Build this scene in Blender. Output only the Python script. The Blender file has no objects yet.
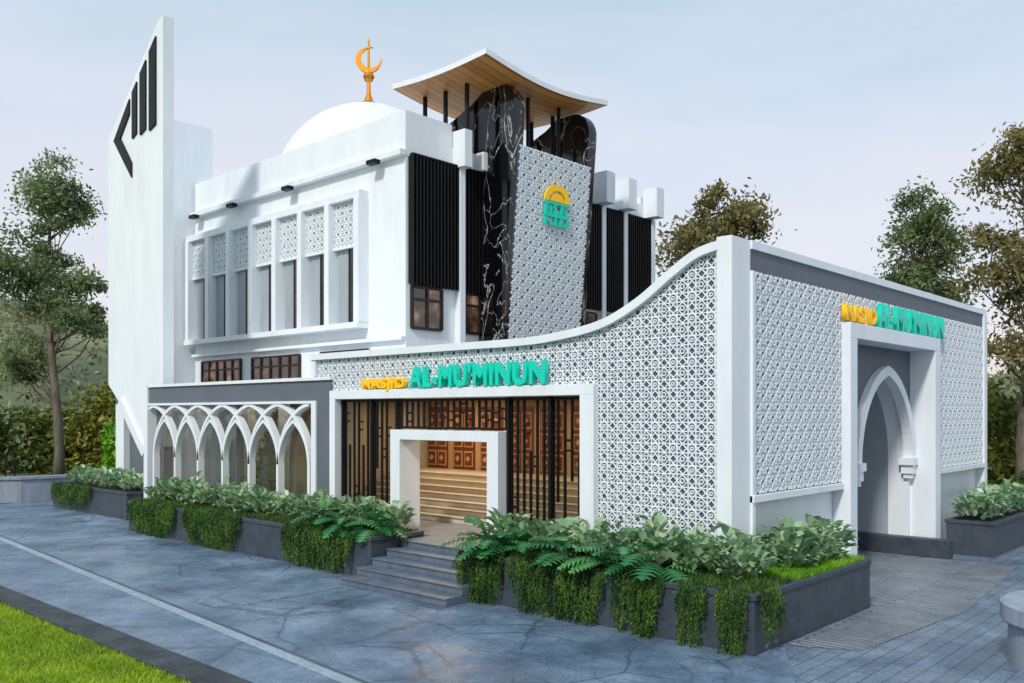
import bpy, math, random
import numpy as np
from mathutils import Vector
random.seed(7); rng=np.random.default_rng(7)
S=bpy.context.scene
R=math.radians
# ---------------------------------------------------------------- materials
def newmat(name):
    m=bpy.data.materials.new(name); m.use_nodes=True
    nt=m.node_tree; b=nt.nodes['Principled BSDF']
    return m,nt,b
def N(nt,t,**kw):
    n=nt.nodes.new(t)
    for k,v in kw.items():
        if k in n.inputs: n.inputs[k].default_value=v
        else: setattr(n,k,v)
    return n
def L(nt,a,b): nt.links.new(a,b)
def ramp(nt,fac,stops):
    r=nt.nodes.new('ShaderNodeValToRGB'); e=r.color_ramp.elements
    while len(e)<len(stops): e.new(0.5)
    for i,(p,c) in enumerate(stops):
        e[i].position=p; e[i].color=(c[0],c[1],c[2],1)
    L(nt,fac,r.inputs[0]); return r
def paint(name,col,rough=.6,var=.12,scale=1.5,bump=.05,metal=0,spec=.4,streak=True,em=0):
    m,nt,b=newmat(name)
    tc=N(nt,'ShaderNodeTexCoord')
    mp=N(nt,'ShaderNodeMapping'); mp.inputs['Scale'].default_value=(1,1,.25 if streak else 1)
    L(nt,tc.outputs['Object'],mp.inputs[0])
    n=N(nt,'ShaderNodeTexNoise',Scale=scale,Detail=6,Roughness=.65); L(nt,mp.outputs[0],n.inputs['Vector'])
    d=[c*(1-var) for c in col]; l=[min(1,c*(1+var*.3)) for c in col]
    r=ramp(nt,n.outputs[0],[(.3,d),(.6,l)])
    L(nt,r.outputs[0],b.inputs['Base Color'])
    if em: b.inputs['Emission Color'].default_value=(*col,1); b.inputs['Emission Strength'].default_value=em
    b.inputs['Roughness'].default_value=rough; b.inputs['Metallic'].default_value=metal
    b.inputs['Specular IOR Level'].default_value=spec
    n2=N(nt,'ShaderNodeTexNoise',Scale=40,Detail=3); L(nt,tc.outputs['Object'],n2.inputs['Vector'])
    bp=N(nt,'ShaderNodeBump',Strength=bump,Distance=.02); L(nt,n2.outputs[0],bp.inputs['Height'])
    L(nt,bp.outputs[0],b.inputs['Normal'])
    return m
WHITE=paint('white_paint',(.80,.845,.88),.5,.08)
LWHITE=paint('lattice_white',(.80,.845,.88),.5,.05)
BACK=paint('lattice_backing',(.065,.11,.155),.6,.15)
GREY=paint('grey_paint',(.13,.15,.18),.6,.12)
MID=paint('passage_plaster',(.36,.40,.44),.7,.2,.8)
DGREY=paint('planter_stone',(.055,.07,.09),.5,.35,2.5,.2,streak=False)
BLACK=paint('black_metal',(.006,.006,.008),.5,.2,spec=.25)
SLAB=paint('step_stone',(.12,.155,.20),.45,.3,3,.15,streak=False)
CONC=paint('concrete',(.30,.34,.40),.7,.3,2,.3)
BEIGE=paint('beige_wall',(.40,.25,.13),.6,.15)
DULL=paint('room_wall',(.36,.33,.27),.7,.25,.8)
STAIR=paint('stair_marble',(.66,.58,.47),.35,.1)
BROWN=paint('brown_wood',(.13,.03,.012),.35,.3)
FRAME=paint('dark_window_frame',(.022,.014,.011),.4,.2)
GOLD=paint('gold',(.90,.36,.05),.25,.1,metal=.85)
YEL=paint('yellow_letter',(.95,.55,.01),.4,.02,em=.12)  # letters are no lamp; slight emission added to brighten the yellow
TEAL=paint('teal_letter',(.0,.60,.44),.4,.02,em=.10)  # unlit letters too, with a little glow added to lift the teal
BARK=paint('bark',(.16,.13,.10),.9,.5,5,.6)
SOIL=paint('soil',(.03,.022,.015),.95,.4,8,.6)
def marble():
    m,nt,b=newmat('black_marble')
    tc=N(nt,'ShaderNodeTexCoord'); out=None
    for sc,w in ((.38,.004),(.8,.0028)):
        mp=N(nt,'ShaderNodeMapping'); mp.inputs['Location'].default_value=(sc*9,3,1); mp.inputs['Rotation'].default_value=(.5,.6,.2); mp.inputs['Scale'].default_value=(1,1,.6)
        L(nt,tc.outputs['Object'],mp.inputs[0])
        nz=N(nt,'ShaderNodeTexNoise',Scale=sc,Detail=6,Roughness=.5,Distortion=.8); L(nt,mp.outputs[0],nz.inputs['Vector'])
        s=N(nt,'ShaderNodeMath',operation='SUBTRACT'); s.inputs[1].default_value=.5; L(nt,nz.outputs[0],s.inputs[0])
        a=N(nt,'ShaderNodeMath',operation='ABSOLUTE'); L(nt,s.outputs[0],a.inputs[0])
        r=ramp(nt,a.outputs[0],[(0,(.5,.5,.5)),(w*.6,(.08,.08,.09)),(w*2,(.003,.003,.004))])
        if out is None: out=r.outputs[0]
        else:
            mx=N(nt,'ShaderNodeMixRGB',blend_type='LIGHTEN'); mx.inputs[0].default_value=1; L(nt,out,mx.inputs[1]); L(nt,r.outputs[0],mx.inputs[2]); out=mx.outputs[0]
    L(nt,out,b.inputs['Base Color']); b.inputs['Roughness'].default_value=.08
    return m
MARB=marble()
def wood():
    m,nt,b=newmat('wood_planks')
    tc=N(nt,'ShaderNodeTexCoord')
    sp=N(nt,'ShaderNodeSeparateXYZ'); L(nt,tc.outputs['Object'],sp.inputs[0])
    mu=N(nt,'ShaderNodeMath',operation='MULTIPLY'); mu.inputs[1].default_value=2.6; L(nt,sp.outputs['X'],mu.inputs[0])
    fr=N(nt,'ShaderNodeMath',operation='FRACT'); L(nt,mu.outputs[0],fr.inputs[0])
    fl=N(nt,'ShaderNodeMath',operation='FLOOR'); L(nt,mu.outputs[0],fl.inputs[0])
    wn=N(nt,'ShaderNodeTexWhiteNoise',noise_dimensions='1D'); L(nt,fl.outputs[0],wn.inputs['W'])
    r=ramp(nt,wn.outputs['Value'],[(0,(.50,.17,.035)),(1,(.78,.34,.09))])  # plank colour boosted to carry the warm light under the canopy
    r2=ramp(nt,fr.outputs[0],[(.0,(.08,.08,.08)),(.12,(1,1,1))])
    mx=N(nt,'ShaderNodeMixRGB',blend_type='MULTIPLY'); mx.inputs[0].default_value=1
    L(nt,r.outputs[0],mx.inputs[1]); L(nt,r2.outputs[0],mx.inputs[2]); L(nt,mx.outputs[0],b.inputs['Base Color'])
    b.inputs['Roughness'].default_value=.45
    return m
WOOD=wood()
def glass(name,tint,transp):
    m,nt,b=newmat(name)
    b.inputs['Base Color'].default_value=(*tint,1); b.inputs['Roughness'].default_value=.03
    b.inputs['Specular IOR Level'].default_value=1.0; b.inputs['IOR'].default_value=1.8
    t=N(nt,'ShaderNodeBsdfTransparent'); t.inputs[0].default_value=(.90,.89,.86,1)
    mx=N(nt,'ShaderNodeMixShader'); mx.inputs[0].default_value=transp
    L(nt,b.outputs[0],mx.inputs[1]); L(nt,t.outputs[0],mx.inputs[2])
    L(nt,mx.outputs[0],nt.nodes['Material Output'].inputs[0]); return m
GLASS=glass('glass',(.05,.045,.035),.78)
WGLASS=glass('reflective_glass',(.07,.065,.05),.58)
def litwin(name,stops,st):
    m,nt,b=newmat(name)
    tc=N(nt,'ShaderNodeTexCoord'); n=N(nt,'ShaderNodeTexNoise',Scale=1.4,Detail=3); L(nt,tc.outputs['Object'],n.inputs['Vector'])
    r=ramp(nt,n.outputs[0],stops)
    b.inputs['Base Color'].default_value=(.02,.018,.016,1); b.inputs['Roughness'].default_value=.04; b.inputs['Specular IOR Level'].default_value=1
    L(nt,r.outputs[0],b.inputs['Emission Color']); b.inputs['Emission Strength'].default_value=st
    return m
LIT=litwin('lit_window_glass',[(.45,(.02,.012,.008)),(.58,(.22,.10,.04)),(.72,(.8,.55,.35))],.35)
DARKWIN=litwin('dark_window_glass',[(.4,(.02,.02,.02)),(.7,(.10,.07,.05))],.2)
def foliage(name,stops,trans=.25,nscale=.5,rough=.55):
    m,nt,b=newmat(name)
    g=N(nt,'ShaderNodeNewGeometry'); tc=N(nt,'ShaderNodeTexCoord')
    n=N(nt,'ShaderNodeTexNoise',Scale=nscale,Detail=3); L(nt,tc.outputs['Object'],n.inputs['Vector'])
    a=N(nt,'ShaderNodeMath',operation='MULTIPLY_ADD'); a.inputs[1].default_value=.55; L(nt,g.outputs['Random Per Island'],a.inputs[0])
    s=N(nt,'ShaderNodeMath',operation='MULTIPLY_ADD'); s.inputs[1].default_value=1.6; s.inputs[2].default_value=-.58; L(nt,n.outputs[0],s.inputs[0])
    L(nt,s.outputs[0],a.inputs[2])
    r=ramp(nt,a.outputs[0],stops); L(nt,r.outputs[0],b.inputs['Base Color']); b.inputs['Roughness'].default_value=rough
    t=N(nt,'ShaderNodeBsdfTranslucent'); L(nt,r.outputs[0],t.inputs[0])
    mx=N(nt,'ShaderNodeMixShader'); mx.inputs[0].default_value=trans
    L(nt,b.outputs[0],mx.inputs[1]); L(nt,t.outputs[0],mx.inputs[2]); L(nt,mx.outputs[0],nt.nodes['Material Output'].inputs[0])
    return m
F_TREE=foliage('leaf_tree',[(0,(.06,.10,.035)),(.5,(.18,.25,.10)),(1,(.36,.42,.19))],.4)
F_TREE2=foliage('leaf_tree_olive',[(0,(.08,.08,.025)),(.5,(.24,.21,.07)),(1,(.46,.38,.15))],.4)
F_PALE=foliage('leaf_pale',[(0,(.12,.24,.12)),(.5,(.28,.44,.23)),(1,(.54,.66,.42))],.2,1.5,.4)
F_DARK=foliage('leaf_dark',[(0,(.012,.07,.025)),(.5,(.035,.19,.065)),(1,(.14,.38,.12))],.2,1.5,.3)
F_VINE=foliage('leaf_vine',[(0,(.010,.035,.008)),(.5,(.045,.12,.015)),(1,(.16,.28,.03))],.25,2)
F_BUSH=foliage('leaf_bush',[(0,(.03,.055,.01)),(.5,(.14,.18,.025)),(1,(.42,.36,.05))],.3,.25)
F_BRIGHT=foliage('leaf_bright',[(0,(.05,.17,.006)),(.5,(.17,.44,.015)),(1,(.4,.6,.05))],.3,.5)
F_GRASS=foliage('leaf_grass',[(0,(.14,.21,.01)),(.5,(.32,.48,.02)),(1,(.6,.68,.05))],.35,.8)
F_HILL=foliage('leaf_hill',[(0,(.07,.10,.05)),(.5,(.18,.20,.09)),(1,(.38,.35,.15))],.1,.02)
def groundmat(name,stops,scale,crack=0,bump=.3,rough=.8,brick=None,cd=.8,rot=0,wet=.25):
    m,nt,b=newmat(name)
    tc=N(nt,'ShaderNodeTexCoord')
    n=N(nt,'ShaderNodeTexNoise',Scale=scale,Detail=10,Roughness=.72); L(nt,tc.outputs['Object'],n.inputs['Vector'])
    r=ramp(nt,n.outputs[0],stops); out=r.outputs[0]
    n2=N(nt,'ShaderNodeTexNoise',Scale=18,Detail=6,Roughness=.7); L(nt,tc.outputs['Object'],n2.inputs['Vector'])
    r3=ramp(nt,n2.outputs[0],[(.35,(.68,.68,.68)),(.65,(1.15,1.15,1.15))])
    mm=N(nt,'ShaderNodeMixRGB',blend_type='MULTIPLY'); mm.inputs[0].default_value=1
    L(nt,out,mm.inputs[1]); L(nt,r3.outputs[0],mm.inputs[2]); out=mm.outputs[0]
    if crack:
        nz=N(nt,'ShaderNodeTexNoise',Scale=2.0,Detail=6,Roughness=.65); L(nt,tc.outputs['Object'],nz.inputs['Vector'])
        mx=N(nt,'ShaderNodeMixRGB',blend_type='LINEAR_LIGHT'); mx.inputs[0].default_value=.14
        L(nt,tc.outputs['Object'],mx.inputs[1]); L(nt,nz.outputs['Color'],mx.inputs[2])
        for q,(sc,wd,fac) in enumerate(((crack,.022,cd),(crack*2.4,.035,cd*.7))):
            v=N(nt,'ShaderNodeTexVoronoi',feature='DISTANCE_TO_EDGE',Scale=sc); L(nt,mx.outputs[0],v.inputs['Vector'])
            rc=ramp(nt,v.outputs['Distance'],[(0,(.32,.36,.40)),(wd,(1,1,1))])
            m3=N(nt,'ShaderNodeMixRGB',blend_type='MULTIPLY'); 
            mk=N(nt,'ShaderNodeTexNoise',Scale=.5+.3*q,Detail=3); L(nt,tc.outputs['Object'],mk.inputs['Vector'])
            mr=N(nt,'ShaderNodeMapRange'); mr.inputs['From Min'].default_value=.34+.1*q; mr.inputs['From Max'].default_value=.48+.1*q; mr.inputs['To Max'].default_value=fac; L(nt,mk.outputs[0],mr.inputs['Value']); L(nt,mr.outputs[0],m3.inputs[0])
            L(nt,out,m3.inputs[1]); L(nt,rc.outputs[0],m3.inputs[2]); out=m3.outputs[0]
    if brick:
        bt=N(nt,'ShaderNodeTexBrick'); bt.inputs['Scale'].default_value=1; bt.inputs['Brick Width'].default_value=brick[0]; bt.inputs['Row Height'].default_value=brick[1]
        bt.inputs['Mortar Size'].default_value=brick[2]; bt.inputs['Color1'].default_value=(.85,.85,.85,1); bt.inputs['Color2'].default_value=(1.1,1.1,1.1,1); bt.inputs['Mortar'].default_value=(.45,.45,.47,1)
        mp=N(nt,'ShaderNodeMapping'); mp.inputs['Rotation'].default_value=(0,0,rot); L(nt,tc.outputs['Object'],mp.inputs[0]); L(nt,mp.outputs[0],bt.inputs['Vector'])
        m4=N(nt,'ShaderNodeMixRGB',blend_type='MULTIPLY'); m4.inputs[0].default_value=.9
        L(nt,out,m4.inputs[1]); L(nt,bt.outputs[0],m4.inputs[2]); out=m4.outputs[0]
    L(nt,out,b.inputs['Base Color']); 
    n5=N(nt,'ShaderNodeTexNoise',Scale=scale*1.6,Detail=5); L(nt,tc.outputs['Object'],n5.inputs['Vector'])
    rr=N(nt,'ShaderNodeMapRange'); rr.inputs['From Min'].default_value=.4; rr.inputs['From Max'].default_value=.62; rr.inputs['To Min'].default_value=rough-wet; rr.inputs['To Max'].default_value=rough+.1
    L(nt,n5.outputs[0],rr.inputs['Value']); L(nt,rr.outputs[0],b.inputs['Roughness'])
    bp=N(nt,'ShaderNodeBump',Strength=bump,Distance=.02); L(nt,n2.outputs[0],bp.inputs['Height']); L(nt,bp.outputs[0],b.inputs['Normal'])
    return m
M_GROUND=groundmat('ground_soil',[(.3,(.05,.08,.02)),(.7,(.14,.16,.06))],.15)
M_ROAD=groundmat('road_stone',[(.34,(.065,.10,.155)),(.46,(.12,.18,.26)),(.56,(.19,.265,.36)),(.7,(.32,.41,.52))],.45,.5,.35,.55,wet=.3)
M_ROAD2=groundmat('road_asphalt',[(.34,(.095,.14,.205)),(.5,(.165,.23,.32)),(.7,(.30,.385,.49))],.6,.22,.35,.55,cd=.6,wet=.3)
M_STRIP=groundmat('kerb_strip',[(.3,(.24,.31,.38)),(.7,(.42,.50,.58))],1.2,0,.3,.7)
M_GAP=groundmat('joint',[(.3,(.05,.07,.09)),(.7,(.12,.15,.18))],.8,0,.3,.7)
M_KERB=groundmat('kerb_dark',[(.3,(.015,.02,.025)),(.7,(.08,.09,.10))],1.5,0,.5,.8)
M_PAVE=groundmat('pavers',[(.35,(.10,.145,.205)),(.5,(.16,.215,.29)),(.65,(.26,.33,.41))],.6,0,.3,.5,(1.6,.26,.014),rot=R(90))
M_DRIVE=groundmat('ribbed_pavers',[(.3,(.17,.195,.23)),(.7,(.34,.37,.41))],.8,0,.3,.6,(3.0,.16,.035),rot=R(0))
M_LAWN=groundmat('lawn_soil',[(.3,(.12,.20,.01)),(.7,(.24,.36,.03))],.6)
M_HILL=groundmat('hill_green',[(.38,(.07,.10,.06)),(.5,(.16,.17,.08)),(.62,(.28,.26,.13))],.035)
# ---------------------------------------------------------------- builder
class MB:
    def __init__(s): s.v=[]; s.f=[]; s.m=[]; s.mats=[]
    def mi(s,m):
        if m not in s.mats: s.mats.append(m)
        return s.mats.index(m)
    def add(s,vs,fs,m):
        o=len(s.v); s.v.extend(vs); i=s.mi(m)
        for f in fs: s.f.append(tuple(a+o for a in f)); s.m.append(i)
    def box(s,x0,x1,y0,y1,z0,z1,m):
        x0,x1=sorted((x0,x1)); y0,y1=sorted((y0,y1)); z0,z1=sorted((z0,z1))
        vs=[(x0,y0,z0),(x1,y0,z0),(x1,y1,z0),(x0,y1,z0),(x0,y0,z1),(x1,y0,z1),(x1,y1,z1),(x0,y1,z1)]
        s.add(vs,[(0,3,2,1),(4,5,6,7),(0,1,5,4),(1,2,6,5),(2,3,7,6),(3,0,4,7)],m)
    def prism(s,pts,axis,a,b,m):
        def P(p,t):
            return (p[0],t,p[1]) if axis=='y' else ((t,p[0],p[1]) if axis=='x' else (p[0],p[1],t))
        n=len(pts); vs=[P(p,a) for p in pts]+[P(p,b) for p in pts]
        fs=[tuple(range(n)),tuple(range(2*n-1,n-1,-1))]+[(i,i+n,(i+1)%n+n,(i+1)%n) for i in range(n)]
        s.add(vs,fs,m)
    def bar(s,p,q,nrm,w,d,m,ends=False):
        p=Vector(p);q=Vector(q);n=Vector(nrm);t=(q-p).normalized();sd=t.cross(n).normalized()*w/2
        a=[p-sd,p+sd,q+sd,q-sd]; b=[x+n*d for x in a]
        vs=[tuple(x) for x in a+b]; fs=[(4,5,6,7),(0,4,7,3),(1,2,6,5)]
        if ends: fs+=[(0,1,5,4),(3,7,6,2),(0,3,2,1)]
        s.add(vs,fs,m)
    def cbar(s,pts,nrm,w,d,m,off=0):
        n=Vector(nrm);P=[Vector(p) for p in pts];vs=[];fs=[]
        for i,p in enumerate(P):
            t=(P[min(i+1,len(P)-1)]-P[max(i-1,0)]).normalized(); sd=t.cross(n).normalized()
            a=p+sd*(off-w/2); b=p+sd*(off+w/2)
            vs+= [tuple(a),tuple(b),tuple(b+n*d),tuple(a+n*d)]
        for i in range(len(P)-1):
            o=4*i
            for k in range(4): fs.append((o+k,o+(k+1)%4,o+4+(k+1)%4,o+4+k))
        fs+=[(0,1,2,3),(len(vs)-1,len(vs)-2,len(vs)-3,len(vs)-4)]
        s.add(vs,fs,m)
    def tube(s,pts,rad,m,n=7):
        P=[Vector(p) for p in pts];vs=[];fs=[]
        for i,p in enumerate(P):
            t=(P[min(i+1,len(P)-1)]-P[max(i-1,0)]).normalized()
            a=t.orthogonal().normalized() if i==0 else (a-t*a.dot(t)).normalized()
            b=t.cross(a)
            for k in range(n):
                th=2*math.pi*k/n; vs.append(tuple(p+(a*math.cos(th)+b*math.sin(th))*rad[i]))
        for i in range(len(P)-1):
            for k in range(n): fs.append((i*n+k,i*n+(k+1)%n,(i+1)*n+(k+1)%n,(i+1)*n+k))
        fs.append(tuple(range(n))[::-1]); fs.append(tuple(range(len(vs)-n,len(vs))))
        s.add(vs,fs,m)
    def lathe(s,c,prof,m,n=32):
        vs=[];fs=[]
        for r,z in prof:
            for k in range(n):
                th=2*math.pi*k/n; vs.append((c[0]+r*math.cos(th),c[1]+r*math.sin(th),c[2]+z))
        for i in range(len(prof)-1):
            for k in range(n): fs.append((i*n+k,i*n+(k+1)%n,(i+1)*n+(k+1)%n,(i+1)*n+k))
        s.add(vs,fs,m)
    def obj(s,name,parent=None,smooth=False,bevel=0):
        me=bpy.data.meshes.new(name); me.from_pydata(s.v,[],s.f)
        for m in s.mats: me.materials.append(m)
        me.polygons.foreach_set('material_index',s.m)
        if smooth: me.polygons.foreach_set('use_smooth',[True]*len(s.f))
        me.update()
        o=bpy.data.objects.new(name,me); S.collection.objects.link(o)
        if bevel:
            b=o.modifiers.new('bevel','BEVEL'); b.width=bevel; b.segments=2; b.limit_method='ANGLE'
        if parent: o.parent=parent; o.matrix_parent_inverse=parent.matrix_world.inverted()
        return o
def empty(name,loc=(0,0,0)):
    e=bpy.data.objects.new(name,None); e.location=loc; S.collection.objects.link(e); bpy.context.view_layer.update(); return e
def lattice(mb,O,U,V,Nn,u0,u1,v0,v1,T,inside=None,bw=.022,dep=.03,m=None):
    m=m or LWHITE
    O,U,V,Nn=map(Vector,(O,U,V,Nn)); a=T/2*math.tan(R(22.5)); h=T/2
    oc=[(h,-a),(h,a),(a,h),(-a,h),(-h,a),(-h,-a),(-a,-h),(a,-h)]
    segs=[(oc[k],oc[(k+3)%8]) for k in range(8)]
    segs+=[(oc[k],oc[(k+1)%8]) for k in (1,3,5,7)]
    r=T*.21; inn=[(r*math.cos(R(45*k)),r*math.sin(R(45*k))) for k in range(8)]
    segs+=[(inn[k],inn[(k+1)%8]) for k in range(8)]
    r=T*.085; inn=[(r*math.cos(R(45*k+22.5)),r*math.sin(R(45*k+22.5))) for k in range(8)]
    segs+=[(inn[k],inn[(k+1)%8]) for k in range(8)]
    rc=T*.11
    for sx in (-1,1):
        for sy in (-1,1):
            c0,c1,c2=(sx*(h-rc),sy*h),(sx*(h-rc*.72),sy*(h-rc*.72)),(sx*h,sy*(h-rc))
            segs+=[(c0,c1),(c1,c2)]
    nu=max(1,round((u1-u0)/T)); nv=max(1,math.ceil((v1-v0)/T)); 
    c0=(u0+u1)/2-nu*T/2
    for i in range(-1,nu+1):
        for j in range(nv+1):
            cu=c0+(i+.5)*T; cv=v0+(j+.5)*T
            for k,(p,q) in enumerate(segs):
                p=(p[0]+cu,p[1]+cv); q=(q[0]+cu,q[1]+cv)
                t0,t1=0.,1.; ok=True
                for ax,lo,hi in ((0,u0,u1),(1,v0,v1)):
                    d=q[ax]-p[ax]
                    if abs(d)<1e-9:
                        if p[ax]<lo or p[ax]>hi: ok=False
                    else:
                        ta,tb=sorted(((lo-p[ax])/d,(hi-p[ax])/d)); t0=max(t0,ta); t1=min(t1,tb)
                if not ok or t1-t0<.02: continue
                if inside:
                    ts=[t0+(t1-t0)*x/8 for x in range(9)]
                    good=[t for t in ts if inside(p[0]+(q[0]-p[0])*t,p[1]+(q[1]-p[1])*t)]
                    if len(good)<2: continue
                    t0,t1=min(good),max(good)
                P=[O+U*(p[0]+(q[0]-p[0])*t)+V*(p[1]+(q[1]-p[1])*t) for t in (t0,t1)]
                mb.bar(P[0],P[1],Nn,bw,dep+k*.0006,m)
def parch(c,w,z0,h,n=14):
    cc=(h*h-w*w)/(2*w); rr=w+cc; pts=[]
    a1=math.atan2(h,cc)
    for i in range(n+1):
        a=a1*i/n; pts.append((c+(-cc+rr*math.cos(a)),z0+rr*math.sin(a)))
    left=[(2*c-p[0],p[1]) for p in pts]
    return left[:-1]+pts[::-1]
# ================================================================= GROUND
def sheet(name,pts,z,m):
    mb=MB(); mb.add([(p[0],p[1],z) for p in pts],[tuple(range(len(pts)))],m); return mb.obj(name)
sheet('ground',[(-1500,-1500),(1500,-1500),(1500,1500),(-1500,1500)],-.02,M_GROUND)
sheet('road',[(-33.8,-8.2),(60,-8.2),(60,60),(-2,60),(-2,17),(-33.8,17)],0,M_ROAD)
ys=lambda x:-5.6-(x+21.9)*.082
sheet('road_lane',[(-33.8,-8.2),(8,-8.2),(7.6,ys(7.6)),(-33.8,ys(-33.8))],.004,M_ROAD2)
sheet('kerb_strip',[(-33.8,ys(-33.8)),(8,ys(8)),(8,ys(8)+.22),(-33.8,ys(-33.8)+.22)],.008,M_STRIP)
sheet('kerb_joint',[(-33.8,ys(-33.8)+.22),(8,ys(8)+.22),(8,ys(8)+.31),(-33.8,ys(-33.8)+.31)],.008,M_GAP)
sheet('pavement',[(1.4,-.9),(2.4,-2.6),(60,-8),(60,60),(1.4,60)],.004,M_PAVE)
sheet('driveway',[(-12,6.75),(-.2,6.75),(-.2,4.9),(1.42,3.1),(1.42,-.9),(2.5,-.4),(2.9,4),(2.3,10.25),(-12,10.25)],.012,M_DRIVE)
k=MB(); k.box(-60,-2.4,-8.75,-8.2,-.1,.10,M_KERB); k.obj('kerb',bevel=.02)
sheet('lawn',[(-60,-40),(-3.6,-40),(-3.6,-8.75),(-60,-8.75)],.03,M_LAWN)
def blades(name,x0,x1,y0,y1,n,h,z,m):
    x=rng.uniform(x0,x1,n); y=rng.uniform(y0,y1,n); a=rng.uniform(0,6.28,n); hh=h*rng.uniform(.5,1.2,n); w=.012
    lx=rng.normal(0,.4,n)*hh; ly=rng.normal(0,.4,n)*hh
    v=np.stack([np.stack([x-w*np.cos(a),y-w*np.sin(a),np.full(n,z)],1),np.stack([x+w*np.cos(a),y+w*np.sin(a),np.full(n,z)],1),np.stack([x+lx,y+ly,z+hh],1)],1).reshape(-1,3)
    me=bpy.data.meshes.new(name); me.from_pydata(v.tolist(),[],np.arange(3*n).reshape(n,3).tolist()); me.materials.append(m)
    o=bpy.data.objects.new(name,me); S.collection.objects.link(o); return o
blades('grass',-16,-3.6,-12.5,-8.75,60000,.07,.03,F_GRASS)
mb=MB(); path=[(-33.9+.0,14),(-33.9,4),(-33.7,1),(-33.9,-1),(-35,-2.8),(-38,-4.2),(-60,-5)]
mb.cbar([(p[0],p[1],0) for p in path],(0,0,1),.35,1.0,CONC); mb.cbar([(p[0],p[1],1.0) for p in path],(0,0,1),.5,.12,CONC); mb.obj('boundary_wall')
mb=MB()
for i in range(24):
    x=-36-i*1.2; mb.box(x,x+.05,-.6,-.55,0,2.0,BLACK)
for z in (1.3,1.65,1.95): mb.box(-65,-36,-.59,-.56,z,z+.04,BLACK)
mb.obj('railing_fence')
mb=MB(); mb.lathe((5.6,1.0,0),[(1.25,0),(1.25,.66),(1.33,.66),(1.36,.70),(1.36,.94),(1.3,.98),(0,.98)],CONC,56); mb.obj('concrete_round_planter')
# ================================================================= FRONT WALL
def cat(P,n=6):
    out=[]
    for i in range(len(P)-1):
        p0=P[max(i-1,0)];p1=P[i];p2=P[i+1];p3=P[min(i+2,len(P)-1)]
        for k in range(n):
            t=k/n
            out.append(tuple(.5*((2*p1[a])+(-p0[a]+p2[a])*t+(2*p0[a]-5*p1[a]+4*p2[a]-p3[a])*t*t+(-p0[a]+3*p1[a]-3*p2[a]+p3[a])*t**3) for a in (0,1)))
    return out+[P[-1]]
TOP=cat([(-13.4,5.58),(-10,5.58),(-7,5.58),(-5.6,5.58),(-4.5,5.62),(-3.1,5.81),(-2.12,6.2),(-1.3,6.72),(-.75,7.02),(-.3,7.12)])
tx=np.array([p[0] for p in TOP]); tz=np.array([p[1] for p in TOP])
topz=lambda x: float(np.interp(x,tx,tz))
W=empty('perimeter_wall',(-6,0,0))
mb=MB()
for i in range(len(TOP)-1):
    a,b=TOP[i],TOP[i+1]; zb=.0 if a[0]>=-3.3 else 4.5
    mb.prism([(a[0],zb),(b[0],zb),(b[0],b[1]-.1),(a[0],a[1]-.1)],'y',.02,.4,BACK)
mb.obj('wall_backing',W)
mb=MB(); mb.cbar([(p[0],-.14,p[1]-.08) for p in TOP],(0,1,0),.17,.62,WHITE); 
mb.box(-13.4,-13.22,-.10,.44,4.95,5.48,WHITE); mb.obj('wall_coping',W)
mb=MB(); lattice(mb,(0,.02,0),(1,0,0),(0,0,1),(0,-1,0),-13.2,-3.2,4.52,5.6,.42,lambda u,v: v<topz(u)-.12)
lattice(mb,(0,.02,0),(1,0,0),(0,0,1),(0,-1,0),-3.2,-.3,.9,7.2,.42,lambda u,v: v<topz(u)-.12); mb.obj('wall_lattice',W)
mb=MB(); mb.box(-.32,.0,-.12,.60,.0,7.2,WHITE); mb.obj('corner_pillar',W,bevel=.01)
GY0,GY1=4.87,11.15
mb=MB()
mb.box(-.45,.04,.60,16.3,7.03,7.2,WHITE); mb.box(-.45,.0,.60,15.98,6.62,7.03,GREY)
mb.box(-.45,.06,15.98,16.3,0,7.03,WHITE)
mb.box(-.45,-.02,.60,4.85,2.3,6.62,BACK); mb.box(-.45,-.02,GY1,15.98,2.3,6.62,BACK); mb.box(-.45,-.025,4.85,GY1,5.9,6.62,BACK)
mb.box(-.02,.05,.60,.72,0,6.62,WHITE)
for a,b in ((.60,4.85),(GY1,15.98)):
    mb.box(-.4,.08,a,b,2.18,2.32,WHITE); mb.box(-.45,-.2,a,b,0,2.18,WHITE)
mb.obj('side_wall',W,bevel=.008)
mb=MB()
lattice(mb,(-.02,0,0),(0,1,0),(0,0,1),(1,0,0),.72,4.85,2.34,6.62,.42)
lattice(mb,(-.02,0,0),(0,1,0),(0,0,1),(1,0,0),GY1,15.98,2.34,6.62,.42)
lattice(mb,(-.02,0,0),(0,1,0),(0,0,1),(1,0,0),4.86,GY1,5.95,6.62,.42)
mb.obj('side_lattice',W)
mb=MB()
mb.box(-2.7,-.46,.42,6.6,0,5.4,WHITE); mb.box(-8,-.46,10.8,16.28,0,6.6,WHITE); mb.box(-8,-1.3,6.6,10.8,5.25,5.6,WHITE)
mb.obj('side_room',W)
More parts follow.
